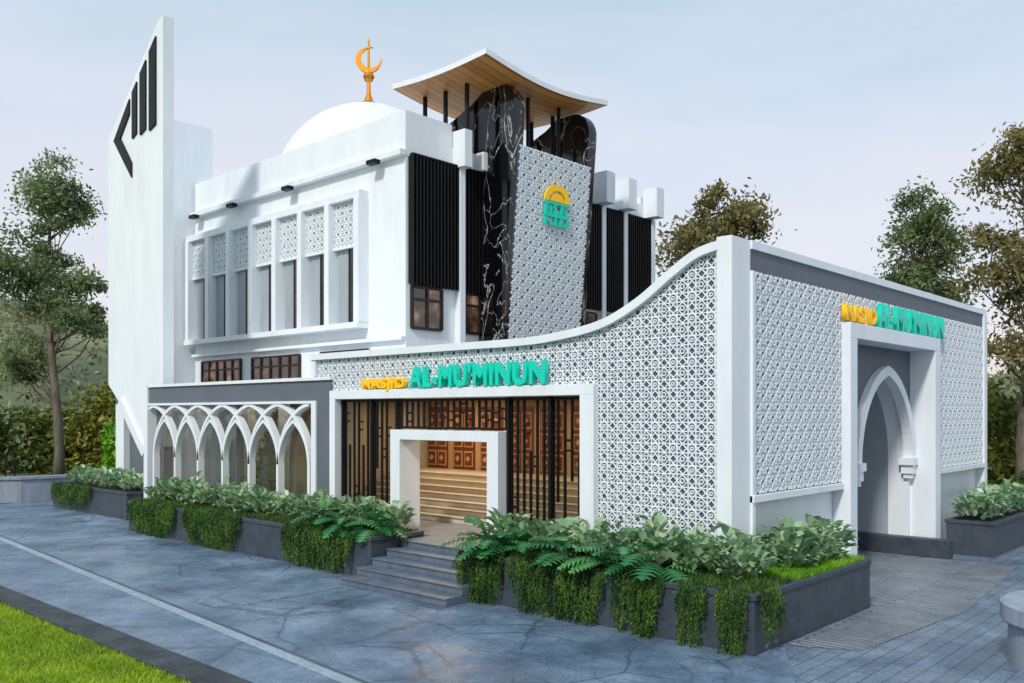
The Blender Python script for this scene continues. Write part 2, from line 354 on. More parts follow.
# ================================================================= GATEWAY
G=empty('gateway_arch',(0,8.4,0))
mb=MB()
mb.box(-.6,.22,GY0,GY0+.4,0,5.6,WHITE); mb.box(-.6,.22,GY1-.45,GY1,0,5.6,WHITE); mb.box(-.6,.22,GY0,GY1,5.6,5.95,WHITE)
mb.obj('gate_frame',G,bevel=.01)
AC,AW,AZ,AH=8.65,1.92,2.65,2.35
pts=parch(AC,AW,AZ,AH); half=len(pts)//2
mb=MB()
XF=-.45; E0,E1=GY0+.4,GY1-.45
Lp=[(AC-AW,0)]+pts[:half+1]; Rp=[(AC+AW,0)]+pts[half:][::-1]
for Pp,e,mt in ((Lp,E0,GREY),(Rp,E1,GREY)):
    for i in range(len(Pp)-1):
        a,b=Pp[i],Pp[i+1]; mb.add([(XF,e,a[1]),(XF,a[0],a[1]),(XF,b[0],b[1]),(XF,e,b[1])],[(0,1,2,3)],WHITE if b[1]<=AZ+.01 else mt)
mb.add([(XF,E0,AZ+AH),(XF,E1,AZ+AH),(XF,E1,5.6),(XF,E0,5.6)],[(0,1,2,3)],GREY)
full=[(AC-AW,0)]+pts+[(AC+AW,0)]
for i in range(len(full)-1):
    a,b=full[i],full[i+1]
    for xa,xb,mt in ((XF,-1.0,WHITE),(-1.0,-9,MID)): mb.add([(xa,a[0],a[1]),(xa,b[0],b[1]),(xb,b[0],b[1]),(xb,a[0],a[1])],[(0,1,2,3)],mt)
mb.obj('gate_arch_wall',G)
mb=MB()
for xr in (-3.2,-5.8): 
    q=parch(AC,AW-.1,AZ,AH-.1); mb.cbar([(xr,AC-AW+.1,0)]+[(xr,p[0],p[1]) for p in q]+[(xr,AC+AW-.1,0)],(1,0,0),.2,.3,WHITE)
mb.obj('passage_ribs',G)
mb=MB(); mb.cbar([(XF-.1,p[0],p[1]) for p in pts],(1,0,0),.26,.26,WHITE)
for s in (-1,1):
    y=AC+s*(AW-.05); mb.box(-.63,-.23,y-.2,y+.2,AZ-.18,AZ+.02,WHITE); mb.box(-.59,-.27,y-.12,y+.12,AZ-.42,AZ-.18,WHITE); mb.box(-.55,-.31,y-.06,y+.06,AZ-.55,AZ-.42,WHITE)
mb.obj('arch_moulding',G)
mb=MB(); mb.box(-9,.7,10.25,10.62,0.01,.5,DGREY); mb.obj('gate_kerb',G,bevel=.02)
# ================================================================= ENTRANCE PORTAL
P=empty('entrance_portal',(-7.8,0,0))
mb=MB()
mb.box(-12.45,-3.18,-.16,.5,4.28,4.52,WHITE); mb.box(-12.45,-12.2,-.16,.5,.85,4.28,WHITE); mb.box(-3.55,-3.18,-.16,.5,.85,4.28,WHITE)
mb.obj('portal_frame',P,bevel=.01)
mb=MB()
mb.box(-9.75,-9.38,-.2,.5,.85,3.47,WHITE); mb.box(-6.26,-5.9,-.2,.35,.85,3.47,WHITE); mb.box(-9.38,-6.26,-.2,.42,3.22,3.47,WHITE)
mb.obj('door_frame',P,bevel=.012)
mb=MB(); rr=random.Random(3)
def screen(x0,x1,z0,z1,sp=.2,full=False):
    n=int((x1-x0)/sp)
    for i in range(n+1):
        x=x0+i*sp; c=rr.random()
        a,b=z0,z1
        if not full:
            if c<.35: a=z0+rr.choice([.3,.6,.9])*(z1-z0)*.5
            elif c<.6: b=z1-rr.choice([.3,.6,.9])*(z1-z0)*.4
        mb.box(x,x+.05,.10,.15,a,b,BLACK)
        if rr.random()<.6 and x+sp<x1:
            zz=z0+rr.random()*(z1-z0-.3); mb.box(x,x+sp,.105,.145,zz,zz+.05,BLACK); mb.box(x,x+sp,.105,.145,zz+.22,zz+.27,BLACK)
    mb.box(x0,x1,.09,.16,z0-.06,z0,BLACK); mb.box(x0,x1,.09,.16,z1,z1+.06,BLACK)
screen(-12.1,-9.8,.95,4.2); screen(-5.8,-3.62,.95,4.2); screen(-9.7,-5.85,3.56,4.2,.22,True)
for x in (-12.18,-10.9,-9.85,-5.86,-4.6,-3.62): mb.box(x,x+.08,.05,.2,.86,4.27,BLACK)
mb.obj('metal_screen',P)
mb=MB(); mb.box(-12.2,-9.76,.25,.27,.9,4.28,GLASS); mb.box(-5.89,-3.56,.25,.27,.9,4.28,GLASS); mb.obj('portal_glass',P)
mb=MB()
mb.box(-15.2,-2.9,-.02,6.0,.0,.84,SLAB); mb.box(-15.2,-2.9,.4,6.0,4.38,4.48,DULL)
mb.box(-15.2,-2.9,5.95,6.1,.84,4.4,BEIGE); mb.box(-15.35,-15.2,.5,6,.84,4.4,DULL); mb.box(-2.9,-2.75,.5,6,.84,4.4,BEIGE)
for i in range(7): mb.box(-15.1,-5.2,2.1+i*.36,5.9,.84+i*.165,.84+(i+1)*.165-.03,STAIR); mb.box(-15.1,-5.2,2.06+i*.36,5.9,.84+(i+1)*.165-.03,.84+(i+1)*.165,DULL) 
for i in range(9):
    x=-14.6+i*1.3
    mb.box(x-.5,x+.5,5.91,5.95,2.0,4.1,BROWN)
    for dx in (-.25,.25):
        for zz in (2.1,2.75,3.4): 
            mb.box(x+dx-.2,x+dx+.2,5.885,5.91,zz,zz+.52,BEIGE); mb.box(x+dx-.16,x+dx+.16,5.87,5.885,zz+.05,zz+.47,BROWN)
            mb.prism([(x+dx-.1,zz+.26),(x+dx,zz+.16),(x+dx+.1,zz+.26),(x+dx,zz+.36)],'y',5.84,5.87,BEIGE)
mb.box(-4.9,-4.6,3.6,3.9,.84,4.4,WHITE)
mb.obj('hall_interior',P)
mb=MB()
for i in range(5):
    y0=-2.75+i*.44; x1=-4.9 if y0<-1.95 else -5.46
    mb.box(-8.38,x1,y0,.0 if i==4 else -.5-.01*i,i*.168+.002,(i+1)*.168-.03,SLAB); mb.box(-8.38,x1,y0-.03,-.01 if i==4 else -.5-.01*i,(i+1)*.168-.03,(i+1)*.168,SLAB)
mb.obj('entrance_steps',bevel=.006)
# ================================================================= ARCADE WING
A=empty('arcade_wing',(-18,0,0))
mb=MB()
mb.box(-23.7,-12.5,-.05,.4,4.25,4.83,GREY); mb.box(-13.2,-12.5,-.05,.4,0,4.25,GREY)
mb.box(-23.75,-12.48,-.12,.45,4.831,4.93,WHITE); mb.box(-24.0,-23.7,-.12,.5,0,4.95,WHITE)
mb.box(-13.42,-13.2,-.10,.4,0,4.25,WHITE); mb.box(-23.7,-13.42,-.10,.4,4.17,4.25,WHITE)
mb.box(-23.7,-13.42,0,.4,0,1.15,GREY); mb.box(-24,-12.5,.46,6,4.5,4.75,WHITE)
mb.obj('wing_frame',A,bevel=.006)
mb=MB(); mb.box(-23.7,-13.42,.24,.26,1.15,4.17,WGLASS)
mb.obj('wing_glass',A)
mb=MB(); mb.box(-27.0,-15.4,5.4,5.6,0,4.5,DULL); mb.box(-23.8,-15.4,.4,5.4,.0,.9,STAIR)
for i in range(4):
    x=-23.0+i*2.4; mb.box(x,x+.3,3.4,3.7,.9,4.5,WHITE)
mb.obj('wing_interior',A)
mb=MB()
p_=1.62; cols=[-23.3+p_*i for i in range(7)]
def carch(c,hw,z0,h,d,w=.10):
    q=[p for p in parch(c,hw,z0,h,14) if -23.68<p[0]<-13.44]
    if len(q)>1: mb.cbar([(p[0],d,p[1]) for p in q],(0,1,0),w,.2,WHITE)
for i,c in enumerate(cols):
    mb.box(c-.055,c+.055,-.08,.14,.9,2.35,WHITE)
    carch(c,p_,2.3,1.85,-.075-.006*(i%2))
for i in range(6): carch((cols[i]+cols[i+1])/2,p_/2,2.3,1.35,-.066-.004*(i%2),.09)
mb.obj('arches',A)
# ================================================================= MINARET
T=empty('minaret_tower',(-27.2,1.2,0))
mb=MB()
mb.prism([(-29.7,5.1),(-26.3,2.6),(-24.8,2.6),(-24.8,19.2),(-25.3,19.0),(-29.7,15.4)],'y',1.0,1.45,WHITE)
mb.obj('tower_slab',T,bevel=.01)
mb=MB(); mb.box(-29.3,-24.9,1.15,1.44,0,5.2,GREY); mb.box(-28.75,-28.0,.9,1.2,0,4.25,WHITE)
mb.bar((-28.4,1.0,4.4),(-26.2,1.0,2.3),(0,-1,0),.35,.12,WHITE,True); mb.obj('tower_base',T)
mb=MB(); e=lambda x:15.4+.818*(x+29.7)-.5
for a,b in ((-27.35,-26.95),(-26.65,-26.15),(-25.85,-25.3)):
    mb.prism([(a,14.95),(b,15.1),(b,e(b)),(a,e(a))],'y',.93,1.0,BLACK)
mb.prism([(-27.6,e(-27.6)),(-27.6,e(-27.6)-.6),(-28.45,15.2),(-27.4,14.0),(-27.4,13.4),(-29.05,15.2)],'y',.93,1.0,BLACK)
mb.obj('tower_emblem',T)
# ================================================================= MOSQUE
Q=empty('mosque_building',(-24,14,0))
mb=MB()
mb.box(-31.8,-16.4,6.12,21.6,0,13.3,WHITE); mb.box(-31.8,-16.4,6.0,6.12,4.8,13.3,WHITE)
mb.box(-31.8,-16.4,6.0,6.3,13.3,14.85,WHITE); mb.box(-31.8,-31.5,6.3,21.6,13.3,14.85,WHITE)
mb.box(-16.7,-16.4,6.3,8.3,13.3,14.85,WHITE); mb.box(-16.7,-16.4,8.3,21.6,13.3,14.0,WHITE); mb.box(-31.5,-16.7,21.3,21.6,13.3,14.5,WHITE)
mb.box(-36,-32,4.8,7.0,0,17.75,WHITE); mb.box(-32,-31.8,6.2,7.5,0,14.9,WHITE)
mb.obj('main_walls',Q)
mb=MB()
mb.box(-31.8,-16.38,5.72,6.0,13.2,13.42,WHITE)
mb.box(-31.9,-18.55,5.55,6.0,12.0,12.28,WHITE); mb.box(-31.9,-18.55,5.45,6.0,7.1,7.32,WHITE)
mb.box(-31.8,-16.4,5.8,6.0,6.55,6.68,WHITE)
for i in range(8):
    x=-31.85+i*1.86; mb.box(x,x+.3,5.5,6.0,7.32,12.0,WHITE)
for y in (8.45,17.4,19.1,21.4):
    mb.box(-16.4,-16.1,y,y+.28,5.6,13.3,WHITE)
    if y>9: mb.box(-16.4,-15.6,y-.35,y+.28,13.35,14.75,WHITE)
mb.box(-17.4,-15.75,8.35,8.75,13.2,14.6,WHITE); mb.box(-17.4,-15.9,9.5,9.74,13.3,14.0,WHITE)
mb.box(-19.5,-17.5,7.2,7.5,13.3,15.0,WHITE)
mb.obj('facade_fins',Q,bevel=.008)
mb=MB(); mb2=MB(); mb3=MB()
for i in range(7):
    x=-31.55+i*1.86; 
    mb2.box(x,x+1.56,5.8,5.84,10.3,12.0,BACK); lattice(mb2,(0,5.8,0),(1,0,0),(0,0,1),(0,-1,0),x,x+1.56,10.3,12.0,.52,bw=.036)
    mb2.box(x,x+1.56,5.72,5.86,10.2,10.3,WHITE)
    mb.box(x+.1,x+1.5,5.9,5.99,7.35,10.2,MID); mb.box(x+.85,x+1.5,5.88,5.985,7.4,10.2,DARKWIN); mb.box(x+.79,x+.85,5.86,5.99,7.35,10.2,FRAME); mb.box(x+.85,x+1.5,5.86,5.98,8.9,8.96,FRAME)
mb2.obj('upper_lattice',Q)
def window(x0,x1,z0,z1,nm):
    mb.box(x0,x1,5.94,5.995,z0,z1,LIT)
    for i in range(nm+1):
        x=x0+(x1-x0)*i/nm; mb.box(x-.05,x+.05,5.88,5.99,z0,z1,FRAME)
    for z in (z0,z1,z0+(z1-z0)*.68): mb.box(x0,x1,5.89,5.985,z-.04,z+.04,FRAME)
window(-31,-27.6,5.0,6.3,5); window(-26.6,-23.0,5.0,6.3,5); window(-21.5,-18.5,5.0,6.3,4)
def xwin(y0,y1,z0,z1,nm):
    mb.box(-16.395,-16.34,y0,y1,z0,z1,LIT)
    for i in range(nm+1):
        y=y0+(y1-y0)*i/nm; mb.box(-16.39,-16.28,y-.05,y+.05,z0,z1,FRAME)
    for z in (z0,z1,z0+(z1-z0)*.7): mb.box(-16.385,-16.29,y0,y1,z-.05,z+.05,FRAME)
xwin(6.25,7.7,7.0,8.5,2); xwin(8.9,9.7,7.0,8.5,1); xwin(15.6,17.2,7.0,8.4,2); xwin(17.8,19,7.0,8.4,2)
mb.obj('windows',Q)
def louv(y0,y1,z0=8.6,z1=13.2):
    mb3.box(-16.39,-16.3,y0,y1,z0,z1,BLACK)
    n=int((y1-y0)/.17)
    for i in range(n+1): y=y0+(y1-y0-.07)*i/n; mb3.box(-16.3,-16.14,y,y+.07,z0-.05,z1+.03,BLACK)
    mb3.box(-16.3,-16.12,y0,y1,z1+.03,z1+.09,BLACK)
louv(6.12,8.42); louv(8.76,9.75); louv(10.35,14.2); louv(14.9,17.38); louv(17.7,19.08); louv(19.4,21.38)
mb3.obj('louvres',Q)
mb=MB()
for x in (-31.4,-28.0,-23.6,-18.0): mb.box(x,x+.5,5.45,5.72,13.05,13.2,BLACK)
mb.obj('facade_spotlights',Q)
mb=MB(); C=(-27.7,13.2,14.7)
prof=[(4.7*math.cos(R(a)),4.7*math.sin(R(a))) for a in range(0,91,5)]
mb.lathe(C,[(5.0,-1.4),(5.0,.5),(4.66,.5)]+prof[1:],WHITE,64); o=mb.obj('dome',Q,smooth=True)
mb=MB(); c=(-27.7,13.2,19.35)
mb.lathe(c,[(.75,0),(.62,.12),(.25,.35),(.12,.7),(.09,1.3),(.22,1.42),(.30,1.6),(.22,1.78),(.07,1.88),(.05,3.4),(0,3.6)],GOLD,20)
cz=c[2]+2.45
U=Vector((.735,.678,0)); outer=[];inner=[]
for i in range(25):
    a=R(70+ 300*i/24); outer.append((.66*math.cos(a),.66*math.sin(a)))
for i in range(25):
    f=math.sin(math.pi*i/24); inner.append((outer[i][0]*(1-.46*f),outer[i][1]*(1-.46*f)))
n=25; vs=[];fs=[]
for d in (-.06,.06):
    for p in outer+inner:
        q=Vector((c[0],c[1],cz))+U*p[0]+Vector((-.678,.735,0))*d+Vector((0,0,p[1])); vs.append(tuple(q))
for i in range(n-1):
    fs+=[(i,i+1,n+i+1,n+i),(2*n+i,3*n+i,3*n+i+1,2*n+i+1),(i,2*n+i,2*n+i+1,i+1),(n+i,n+i+1,3*n+i+1,3*n+i)]
mb.add(vs,fs,GOLD); mb.obj('crescent_finial',Q)
mb=MB()
def pil(y0,y1):
    pr=[(-16.9,5),(-15.3,5),(-14.45,15.4)]
    for i in range(9):
        a=R(90*i/8); pr.append((-15.35+.9*math.cos(a),15.5+.98*math.sin(a)))
    pr+=[(-16.2,16.45),(-16.8,16.1),(-19.2,15.2),(-19.2,14.6),(-17.0,15.0)]
    mb.prism(pr,'y',y0,y1,MARB)
pil(9.75,10.3); pil(14.25,14.8)
mb.obj('marble_pillars',Q,bevel=.03)
mb=MB()
lean=lambda z:-15.1+(z-6.9)*.085
Vv=Vector((.6,0,7.1)).normalized(); Nn=Vector((7.1,0,-.6)).normalized()
O=Vector((lean(5.0),0,5.0))
O2=O-Nn*.05
a=[O2+Vector((0,10.0,0)),O2+Vector((0,14.5,0))]; b=[p+Vv*9.15 for p in a]
vs=[tuple(p) for p in (a[0],a[1],b[1],b[0])]+[tuple(p-Nn*.08) for p in (a[0],a[1],b[1],b[0])]
mb.add(vs,[(0,1,2,3),(4,7,6,5),(0,4,5,1),(2,6,7,3),(0,3,7,4),(1,5,6,2)],BACK)
lattice(mb,O2,(0,1,0),Vv,Nn,10.05,14.45,0,9.15,.62,bw=.042,dep=.05)
mb.obj('lattice_banner',Q)
mb=MB()
def onb(y,s,n=.1): return O+Vector((0,y,0))+Vv*s+Nn*n
cy,cs=12.3,7.35
for (r0,r1,m) in ((.0,.34,YEL),(.44,.68,YEL)):
    vs=[];fs=[]
    for i in range(13):
        a=R(180*i/12)
        for r in (r0,r1):
            for nn in (.06,.14): vs.append(tuple(onb(cy+r*math.cos(a)*1.15,cs+r*math.sin(a),nn)))
    for i in range(12):
        o4=4*i; fs+=[(o4+1,o4+3,o4+7,o4+5),(o4+2,o4+6,o4+7,o4+3),(o4,o4+1,o4+5,o4+4)]
    mb.add(vs,fs,m)
for (y,s,w,h) in ((-.75,-.12,1.5,.09),(-.7,-.5,.16,.4),(-.45,-.5,.16,.3),(-.2,-.5,.35,.15),(-.2,-.3,.16,.2),(.25,-.5,.16,.42),(.5,-.5,.16,.3),(-.75,-.62,1.5,.12),(-.7,-.95,.16,.3),(-.4,-.95,.5,.13),(.2,-.95,.16,.3),(.42,-.95,.18,.12),(-.1,-.82,.15,.2),(.62,-.95,.16,.3)):
    p=[onb(cy+y,cs+s,.05),onb(cy+y+w,cs+s,.05),onb(cy+y+w,cs+s+h,.05),onb(cy+y,cs+s+h,.05)]
    q=[v+Nn*(.08+abs(y)*.01) for v in p]; mb.add([tuple(v) for v in p+q],[(4,5,6,7),(0,1,5,4),(1,2,6,5),(2,3,7,6),(3,0,4,7)],TEAL)
mb.obj('banner_emblem',Q)
mb=MB(); nx,ny=14,18; X0,X1,Y0,Y1=-19.3,-14.1,7.8,15.1
def cz(x,y):
    s=(x-X0)/(X1-X0); t=(y-Y0)/(Y1-Y0)
    return 17.0-.36*math.sin(math.pi*t)-.12*math.sin(math.pi*s)
g=[]
for th in (.0,-.20):
    for i in range(nx+1):
        for j in range(ny+1):
            x=X0+(X1-X0)*i/nx; y=Y0+(Y1-Y0)*j/ny; g.append((x,y,cz(x,y)+th))
def ix(i,j,l): return l*(nx+1)*(ny+1)+i*(ny+1)+j
mb.add(g,[(ix(i,j,0),ix(i+1,j,0),ix(i+1,j+1,0),ix(i,j+1,0)) for i in range(nx) for j in range(ny)]+
 [(ix(i,0,0),ix(i,0,1),ix(i+1,0,1),ix(i+1,0,0)) for i in range(nx)]+[(ix(i,ny,0),ix(i+1,ny,0),ix(i+1,ny,1),ix(i,ny,1)) for i in range(nx)]+
 [(ix(0,j,0),ix(0,j+1,0),ix(0,j+1,1),ix(0,j,1)) for j in range(ny)]+[(ix(nx,j,0),ix(nx,j,1),ix(nx,j+1,1),ix(nx,j+1,0)) for j in range(ny)],WHITE)
mb.add(g,[(ix(i,j,1),ix(i,j+1,1),ix(i+1,j+1,1),ix(i+1,j,1)) for i in range(nx) for j in range(ny)],WOOD)
mb.obj('canopy_roof',Q)
mb=MB()
for x in (-18.6,-17.4,-16.2):
    for y in (8.9,11.5,14.0): mb.tube([(x,y,13.3),(x,y,cz(x,y)-.2)],[.09,.09],BLACK,8)
for y in (11.3,13.2): mb.tube([(-15.2,y,14.0),(-15.2,y,cz(-15.2,y)-.2)],[.08,.08],BLACK,8)
mb.obj('canopy_posts',Q)
# ================================================================= SIGNS
def text(body,name,parent,loc,rot,w,h,m):
    c=bpy.data.curves.new(name,'FONT'); c.body=body; c.extrude=.06; c.offset=.034; c.size=1; c.space_character=1.08
    o=bpy.data.objects.new(name,c); S.collection.objects.link(o); c.materials.append(m); bpy.context.view_layer.update()
    d=o.dimensions; o.scale=(w/d.x,h/d.y,1); o.rotation_euler=rot; o.location=loc
    o.parent=parent; o.matrix_parent_inverse=parent.matrix_world.inverted(); return o
E=empty('mosque_sign',(-7,-.2,4.6))
text('MASJID','masjid_letters',E,(-11.0,-.12,4.56),(R(90),0,0),1.75,.34,YEL)
text("AL-MU'MINUN",'name_letters',E,(-9.0,-.14,4.56),(R(90),0,0),4.55,.56,TEAL)
E=empty('mosque_sign',(0,8,6))
text('MASJID','masjid_letters',E,(.1,4.8,6.02),(R(90),0,R(90)),1.8,.46,YEL)
text("AL-MU'MINUN",'name_letters',E,(.12,6.75,6.0),(R(90),0,R(90)),4.9,.62,TEAL)
# ================================================================= PLANTERS
def planter(pts_list):
    e=empty('planter_box',(pts_list[0][0],pts_list[0][2],0)); mb=MB()
    for (x0,x1,y0,y1,h) in pts_list:
        mb.box(x0,x1,y0,y1,0,h-.1,DGREY); mb.box(x0+.12,x1-.12,y0+.12,y1-.1,h-.1,h-.04,SOIL)
        mb.box(x0-.03,x1+.03,y0-.03,y0+.12,h-.1,h,DGREY); mb.box(x1-.12,x1+.03,y0+.12,y1,h-.1,h,DGREY); mb.box(x0-.03,x0+.12,y0+.12,y1,h-.1,h,DGREY)
    mb.obj('planter_body',e,bevel=.012)
planter([(-21.3,-8.42,-1.87,-.23,.98)])
planter([(-5.4,1.36,-1.87,-.21,.98),(.08,1.36,-.205,3.0,.978)])
planter([(-31,-24.1,-.7,.85,1.0)])
planter([(.28,1.5,11.4,16.4,.95)])
# ================================================================= PLANTS
def frame(d):
    d=Vector(d).normalized(); s=d.cross(Vector((0,0,1)))
    if s.length<.01: s=Vector((1,0,0))
    s.normalize(); return d,s,s.cross(d)
def oval(mb,p,d,ln,w,m,fold=.25):
    d,s,u=frame(d); p=Vector(p)
    P=lambda a,b,c: tuple(p+d*a*ln+s*b*w+u*c*w)
    vs=[P(0,0,0),P(.35,0,-.05),P(.7,0,-.1),P(1,0,-.35),P(.3,.48,fold),P(.68,.42,fold*.7),P(.3,-.48,fold),P(.68,-.42,fold*.7)]
    mb.add(vs,[(0,1,4),(1,2,5,4),(2,3,5),(0,6,1),(1,6,7,2),(2,7,3)],m)
def broad(mb,c,r,h,n):
    for i in range(n):
        a=random.uniform(0,6.28); q=math.sqrt(random.random()); rr_=r*q
        b=Vector((c[0]+rr_*math.cos(a),c[1]+rr_*math.sin(a),c[2]+h*random.uniform(.15,1)*(1.05-.55*q)))
        el=R(random.uniform(20,80)); d=Vector((math.cos(a+random.uniform(-.6,.6))*math.cos(el),math.sin(a)*math.cos(el),math.sin(el)))
        oval(mb,b,d,random.uniform(.2,.32),random.uniform(.17,.25),F_PALE)
def philo(mb,c,n,Ln=.7):
    for i in range(n):
        a=random.uniform(0,6.28); el=R(random.uniform(25,75)); st=random.uniform(.15,.42)
        d=Vector((math.cos(a)*math.cos(el),math.sin(a)*math.cos(el),math.sin(el)))
        b=Vector(c)+d*st*1.3; mb.tube([c,tuple(Vector(c)+d*st*.7),tuple(b)],[.014,.012,.009],F_DARK,4)
        ln=Ln*random.uniform(.65,1.1); d2,s,u=frame(Vector((d.x,d.y,d.z*.35))); ns=8
        mid=[]
        for k in range(ns+1):
            t=k/ns; mid.append(b+d2*ln*t+Vector((0,0,-.55*ln*t*t)))
        vs=[tuple(p) for p in mid]; fs=[]
        for k in range(ns):
            t=(k+.5)/ns; lw=ln*.5*math.sin(math.pi*(.12+.8*t))**.8
            for sg in (-1,1):
                o=len(vs); tip=mid[k]+s*sg*lw+d2*lw*.35+Vector((0,0,-.35*lw)); md=(mid[k]+tip)/2+d2*-.02+u*.03; md2=(mid[k+1]+tip)/2+d2*.015+u*.03
                vs+=[tuple(md),tuple(tip),tuple(md2)]; fs.append((k,o,o+1,o+2,k+1) if sg>0 else (k+1,o+2,o+1,o,k))
        mb.add(vs,fs,F_DARK)
def vines(mb,p0,p1,out,ztop,n,zmin=.05,lmean=.8):
    p0=Vector(p0);p1=Vector(p1);out=Vector(out); W_=(p1-p0).length; sd0=random.uniform(0,9)
    for i in range(n):
        t=random.random(); edge=math.sin(math.pi*t)**.3*(.84+.2*math.sin(t*W_*9+sd0)+.14*math.sin(t*W_*23+sd0))
        q=p0.lerp(p1,t); L_=lmean*edge*random.uniform(.45,1.25); off=random.uniform(.03,.2)
        ph=random.uniform(0,6); z=ztop+random.uniform(0,.12)
        L_=min(L_,ztop-zmin)
        while z>ztop-L_:
            dz=ztop-z; o=off*min(1,max(0,dz+.12)*4)
            c=Vector((q.x,q.y,z))+out*o+(p1-p0).normalized()*.03*math.sin(ph+z*7)
            a=random.uniform(0,6.28); dv=Vector((math.cos(a)*.5,math.sin(a)*.5,-.8)).normalized(); sd=dv.cross(Vector((math.cos(a+1.3),math.sin(a+1.3),0))).normalized()*.014
            ln=random.uniform(.05,.085)
            mb.add([tuple(c),tuple(c+dv*ln*.5+sd),tuple(c+dv*ln),tuple(c+dv*ln*.5-sd)],[(0,1,2,3)],F_VINE); z-=random.uniform(.02,.032)
mb=MB()
x=-21
while x<-8.9: broad(mb,(x,-.85+random.uniform(-.2,.3),.92),.42,.8+random.uniform(-.15,.15),54); x+=.40
x=-5.0
while x<.9: broad(mb,(x,-.8+random.uniform(-.2,.3),.92),.42,.85+random.uniform(-.15,.2),56); x+=.40
mb.obj('broadleaf_shrub')
mb=MB(); y=.6
while y<3.0: broad(mb,(.6,y,.92),.45,.85,60); y+=.38
mb.obj('broadleaf_shrub')
mb=MB(); y=11.8
while y<16.2: broad(mb,(.9,y,.9),.42,.85,50); y+=.4
mb.obj('broadleaf_shrub')
mb=MB(); x=-30.5
while x<-24.4: broad(mb,(x,.1,.9),.45,.8,40); x+=.45
mb.obj('broadleaf_shrub')
for lst in ([(-10.7,-1.3),(-9.8,-1.45),(-9.0,-1.3)],[(-5.1,-1.3),(-4.6,-1.5),(-4.0,-1.3)],[(-1.6,-1.5),(-.9,-1.3)],[(-2.7,-1.55)]):
    mb=MB()
    for p in lst: philo(mb,(p[0],p[1],.95),15)
    mb.obj('philodendron_plant')
mb=MB()
for a,b,n in ((-20.9,-17.9,250),(-17.3,-14.1,270),(-11.9,-9.0,240),(-5.35,-4.1,120),(-3.9,-1.5,220),(-1.35,-.3,100),(.0,.55,50),(.75,1.3,55)):
    vines(mb,(a,-1.92,0),(b,-1.92,0),(0,-1,0),.98,n,.03,1.3)
vines(mb,(1.4,-1.8,0),(1.4,-1.2,0),(1,0,0),.98,40,.1,.9)
vines(mb,(-30.9,-.75,0),(-27.0,-.75,0),(0,-1,0),1.0,200,.1,1.0)
mb.obj('hanging_vines')
blades('planter_groundcover',-21.2,-8.6,-1.8,-.25,14000,.16,.93,F_VINE)
blades('planter_groundcover',-5.3,1.3,-1.8,-.25,9000,.16,.93,F_VINE)
blades('planter_groundcover',.1,1.3,-.2,2.9,12000,.14,.93,F_BRIGHT)
# ================================================================= TREES
def leafquads(cen,sz):
    n=len(cen); a=rng.normal(size=(n,3)); a/=np.linalg.norm(a,axis=1)[:,None]
    b=rng.normal(size=(n,3)); b-= (a*b).sum(1)[:,None]*a; b/=np.linalg.norm(b,axis=1)[:,None]
    s=sz*rng.uniform(.6,1.3,n)[:,None]
    return np.stack([cen-a*s,cen+b*s*.45,cen+a*s,cen-b*s*.45],1).reshape(-1,3)
def leafobj(name,cens,sz,m,parent):
    v=leafquads(cens,sz); n=len(cens)
    me=bpy.data.meshes.new(name); me.from_pydata(v.tolist(),[],np.arange(4*n).reshape(n,4).tolist()); me.materials.append(m)
    o=bpy.data.objects.new(name,me); S.collection.objects.link(o)
    if parent: o.parent=parent; o.matrix_parent_inverse=parent.matrix_world.inverted()
    return o
def tree(name,base,h,tr,ells,ncl,nleaf,sz,m,lean=(0,0),cs=.55):
    e=empty(name,(*base,0)); mb=MB(); B=Vector((*base,0))
    tp=[B+Vector((lean[0]*t**1.5+.25*math.sin(t*7+base[0]),lean[1]*t**1.5+.2*math.cos(t*6),h*.86*t)) for t in [i/10 for i in range(11)]]
    mb.tube([tuple(p) for p in tp],[tr*(1.25 if i==0 else 1-.085*i) for i in range(11)],BARK,9)
    C=[]
    tot=sum(q[6] if len(q)>6 else 1 for q in ells)
    for q in ells:
        k=int(ncl*(q[6] if len(q)>6 else 1)/tot)
        for _ in range(k):
            d=Vector(rng.normal(size=3)); d.normalize(); rad=random.random()**.45
            c=B+Vector((q[0]+d.x*q[3]*rad,q[1]+d.y*q[4]*rad,q[2]+d.z*q[5]*rad))
            hz=max(h*.22,c.z-random.uniform(.8,2.8)); t=min(1,hz/(h*.86)); i=min(9,int(t*10)); st=tp[i].lerp(tp[i+1],t*10-i)
            md=st.lerp(c,.5)+Vector((random.uniform(-.3,.3),random.uniform(-.3,.3),-.25))
            r0=tr*(.34-.2*t); mb.tube([tuple(st),tuple(md),tuple(c)],[r0,r0*.6,.02],BARK,5)
            s=cs*random.uniform(.55,1.3); nn=int(nleaf*random.uniform(.5,1.3))
            pts_=rng.normal(size=(nn,3))*np.array([s,s,s*.62])+np.array(c)
            pts_[:,2]-=.25*((pts_[:,0]-c.x)**2+(pts_[:,1]-c.y)**2)
            C.append(pts_)
            for _k in range(3):
                tw=c+Vector(rng.normal(size=3))*s*.8; mb.tube([tuple(c),tuple(tw)],[.025,.01],BARK,4)
    mb.obj('trunk',e,smooth=True); leafobj('crown',np.concatenate(C),sz,m,e)
tree('eucalyptus_tree',(-44.6,4.4),18.9,.30,[(0,0,16,1.6,1.8,2.6,1.0),(-1.4,-1,12,2.2,2.2,2.6,1.2),(1.1,1.0,10,1.4,1.6,2.4,.8),(-1.8,-1.2,7.0,1.6,1.6,1.5,.5)],84,240,.14,F_TREE,(-.5,-.3),.5)
tree('eucalyptus_tree',(-16.3,27.8),16.5,.3,[(0,0,13.2,3.2,3,2.8,1)],44,280,.16,F_TREE2)
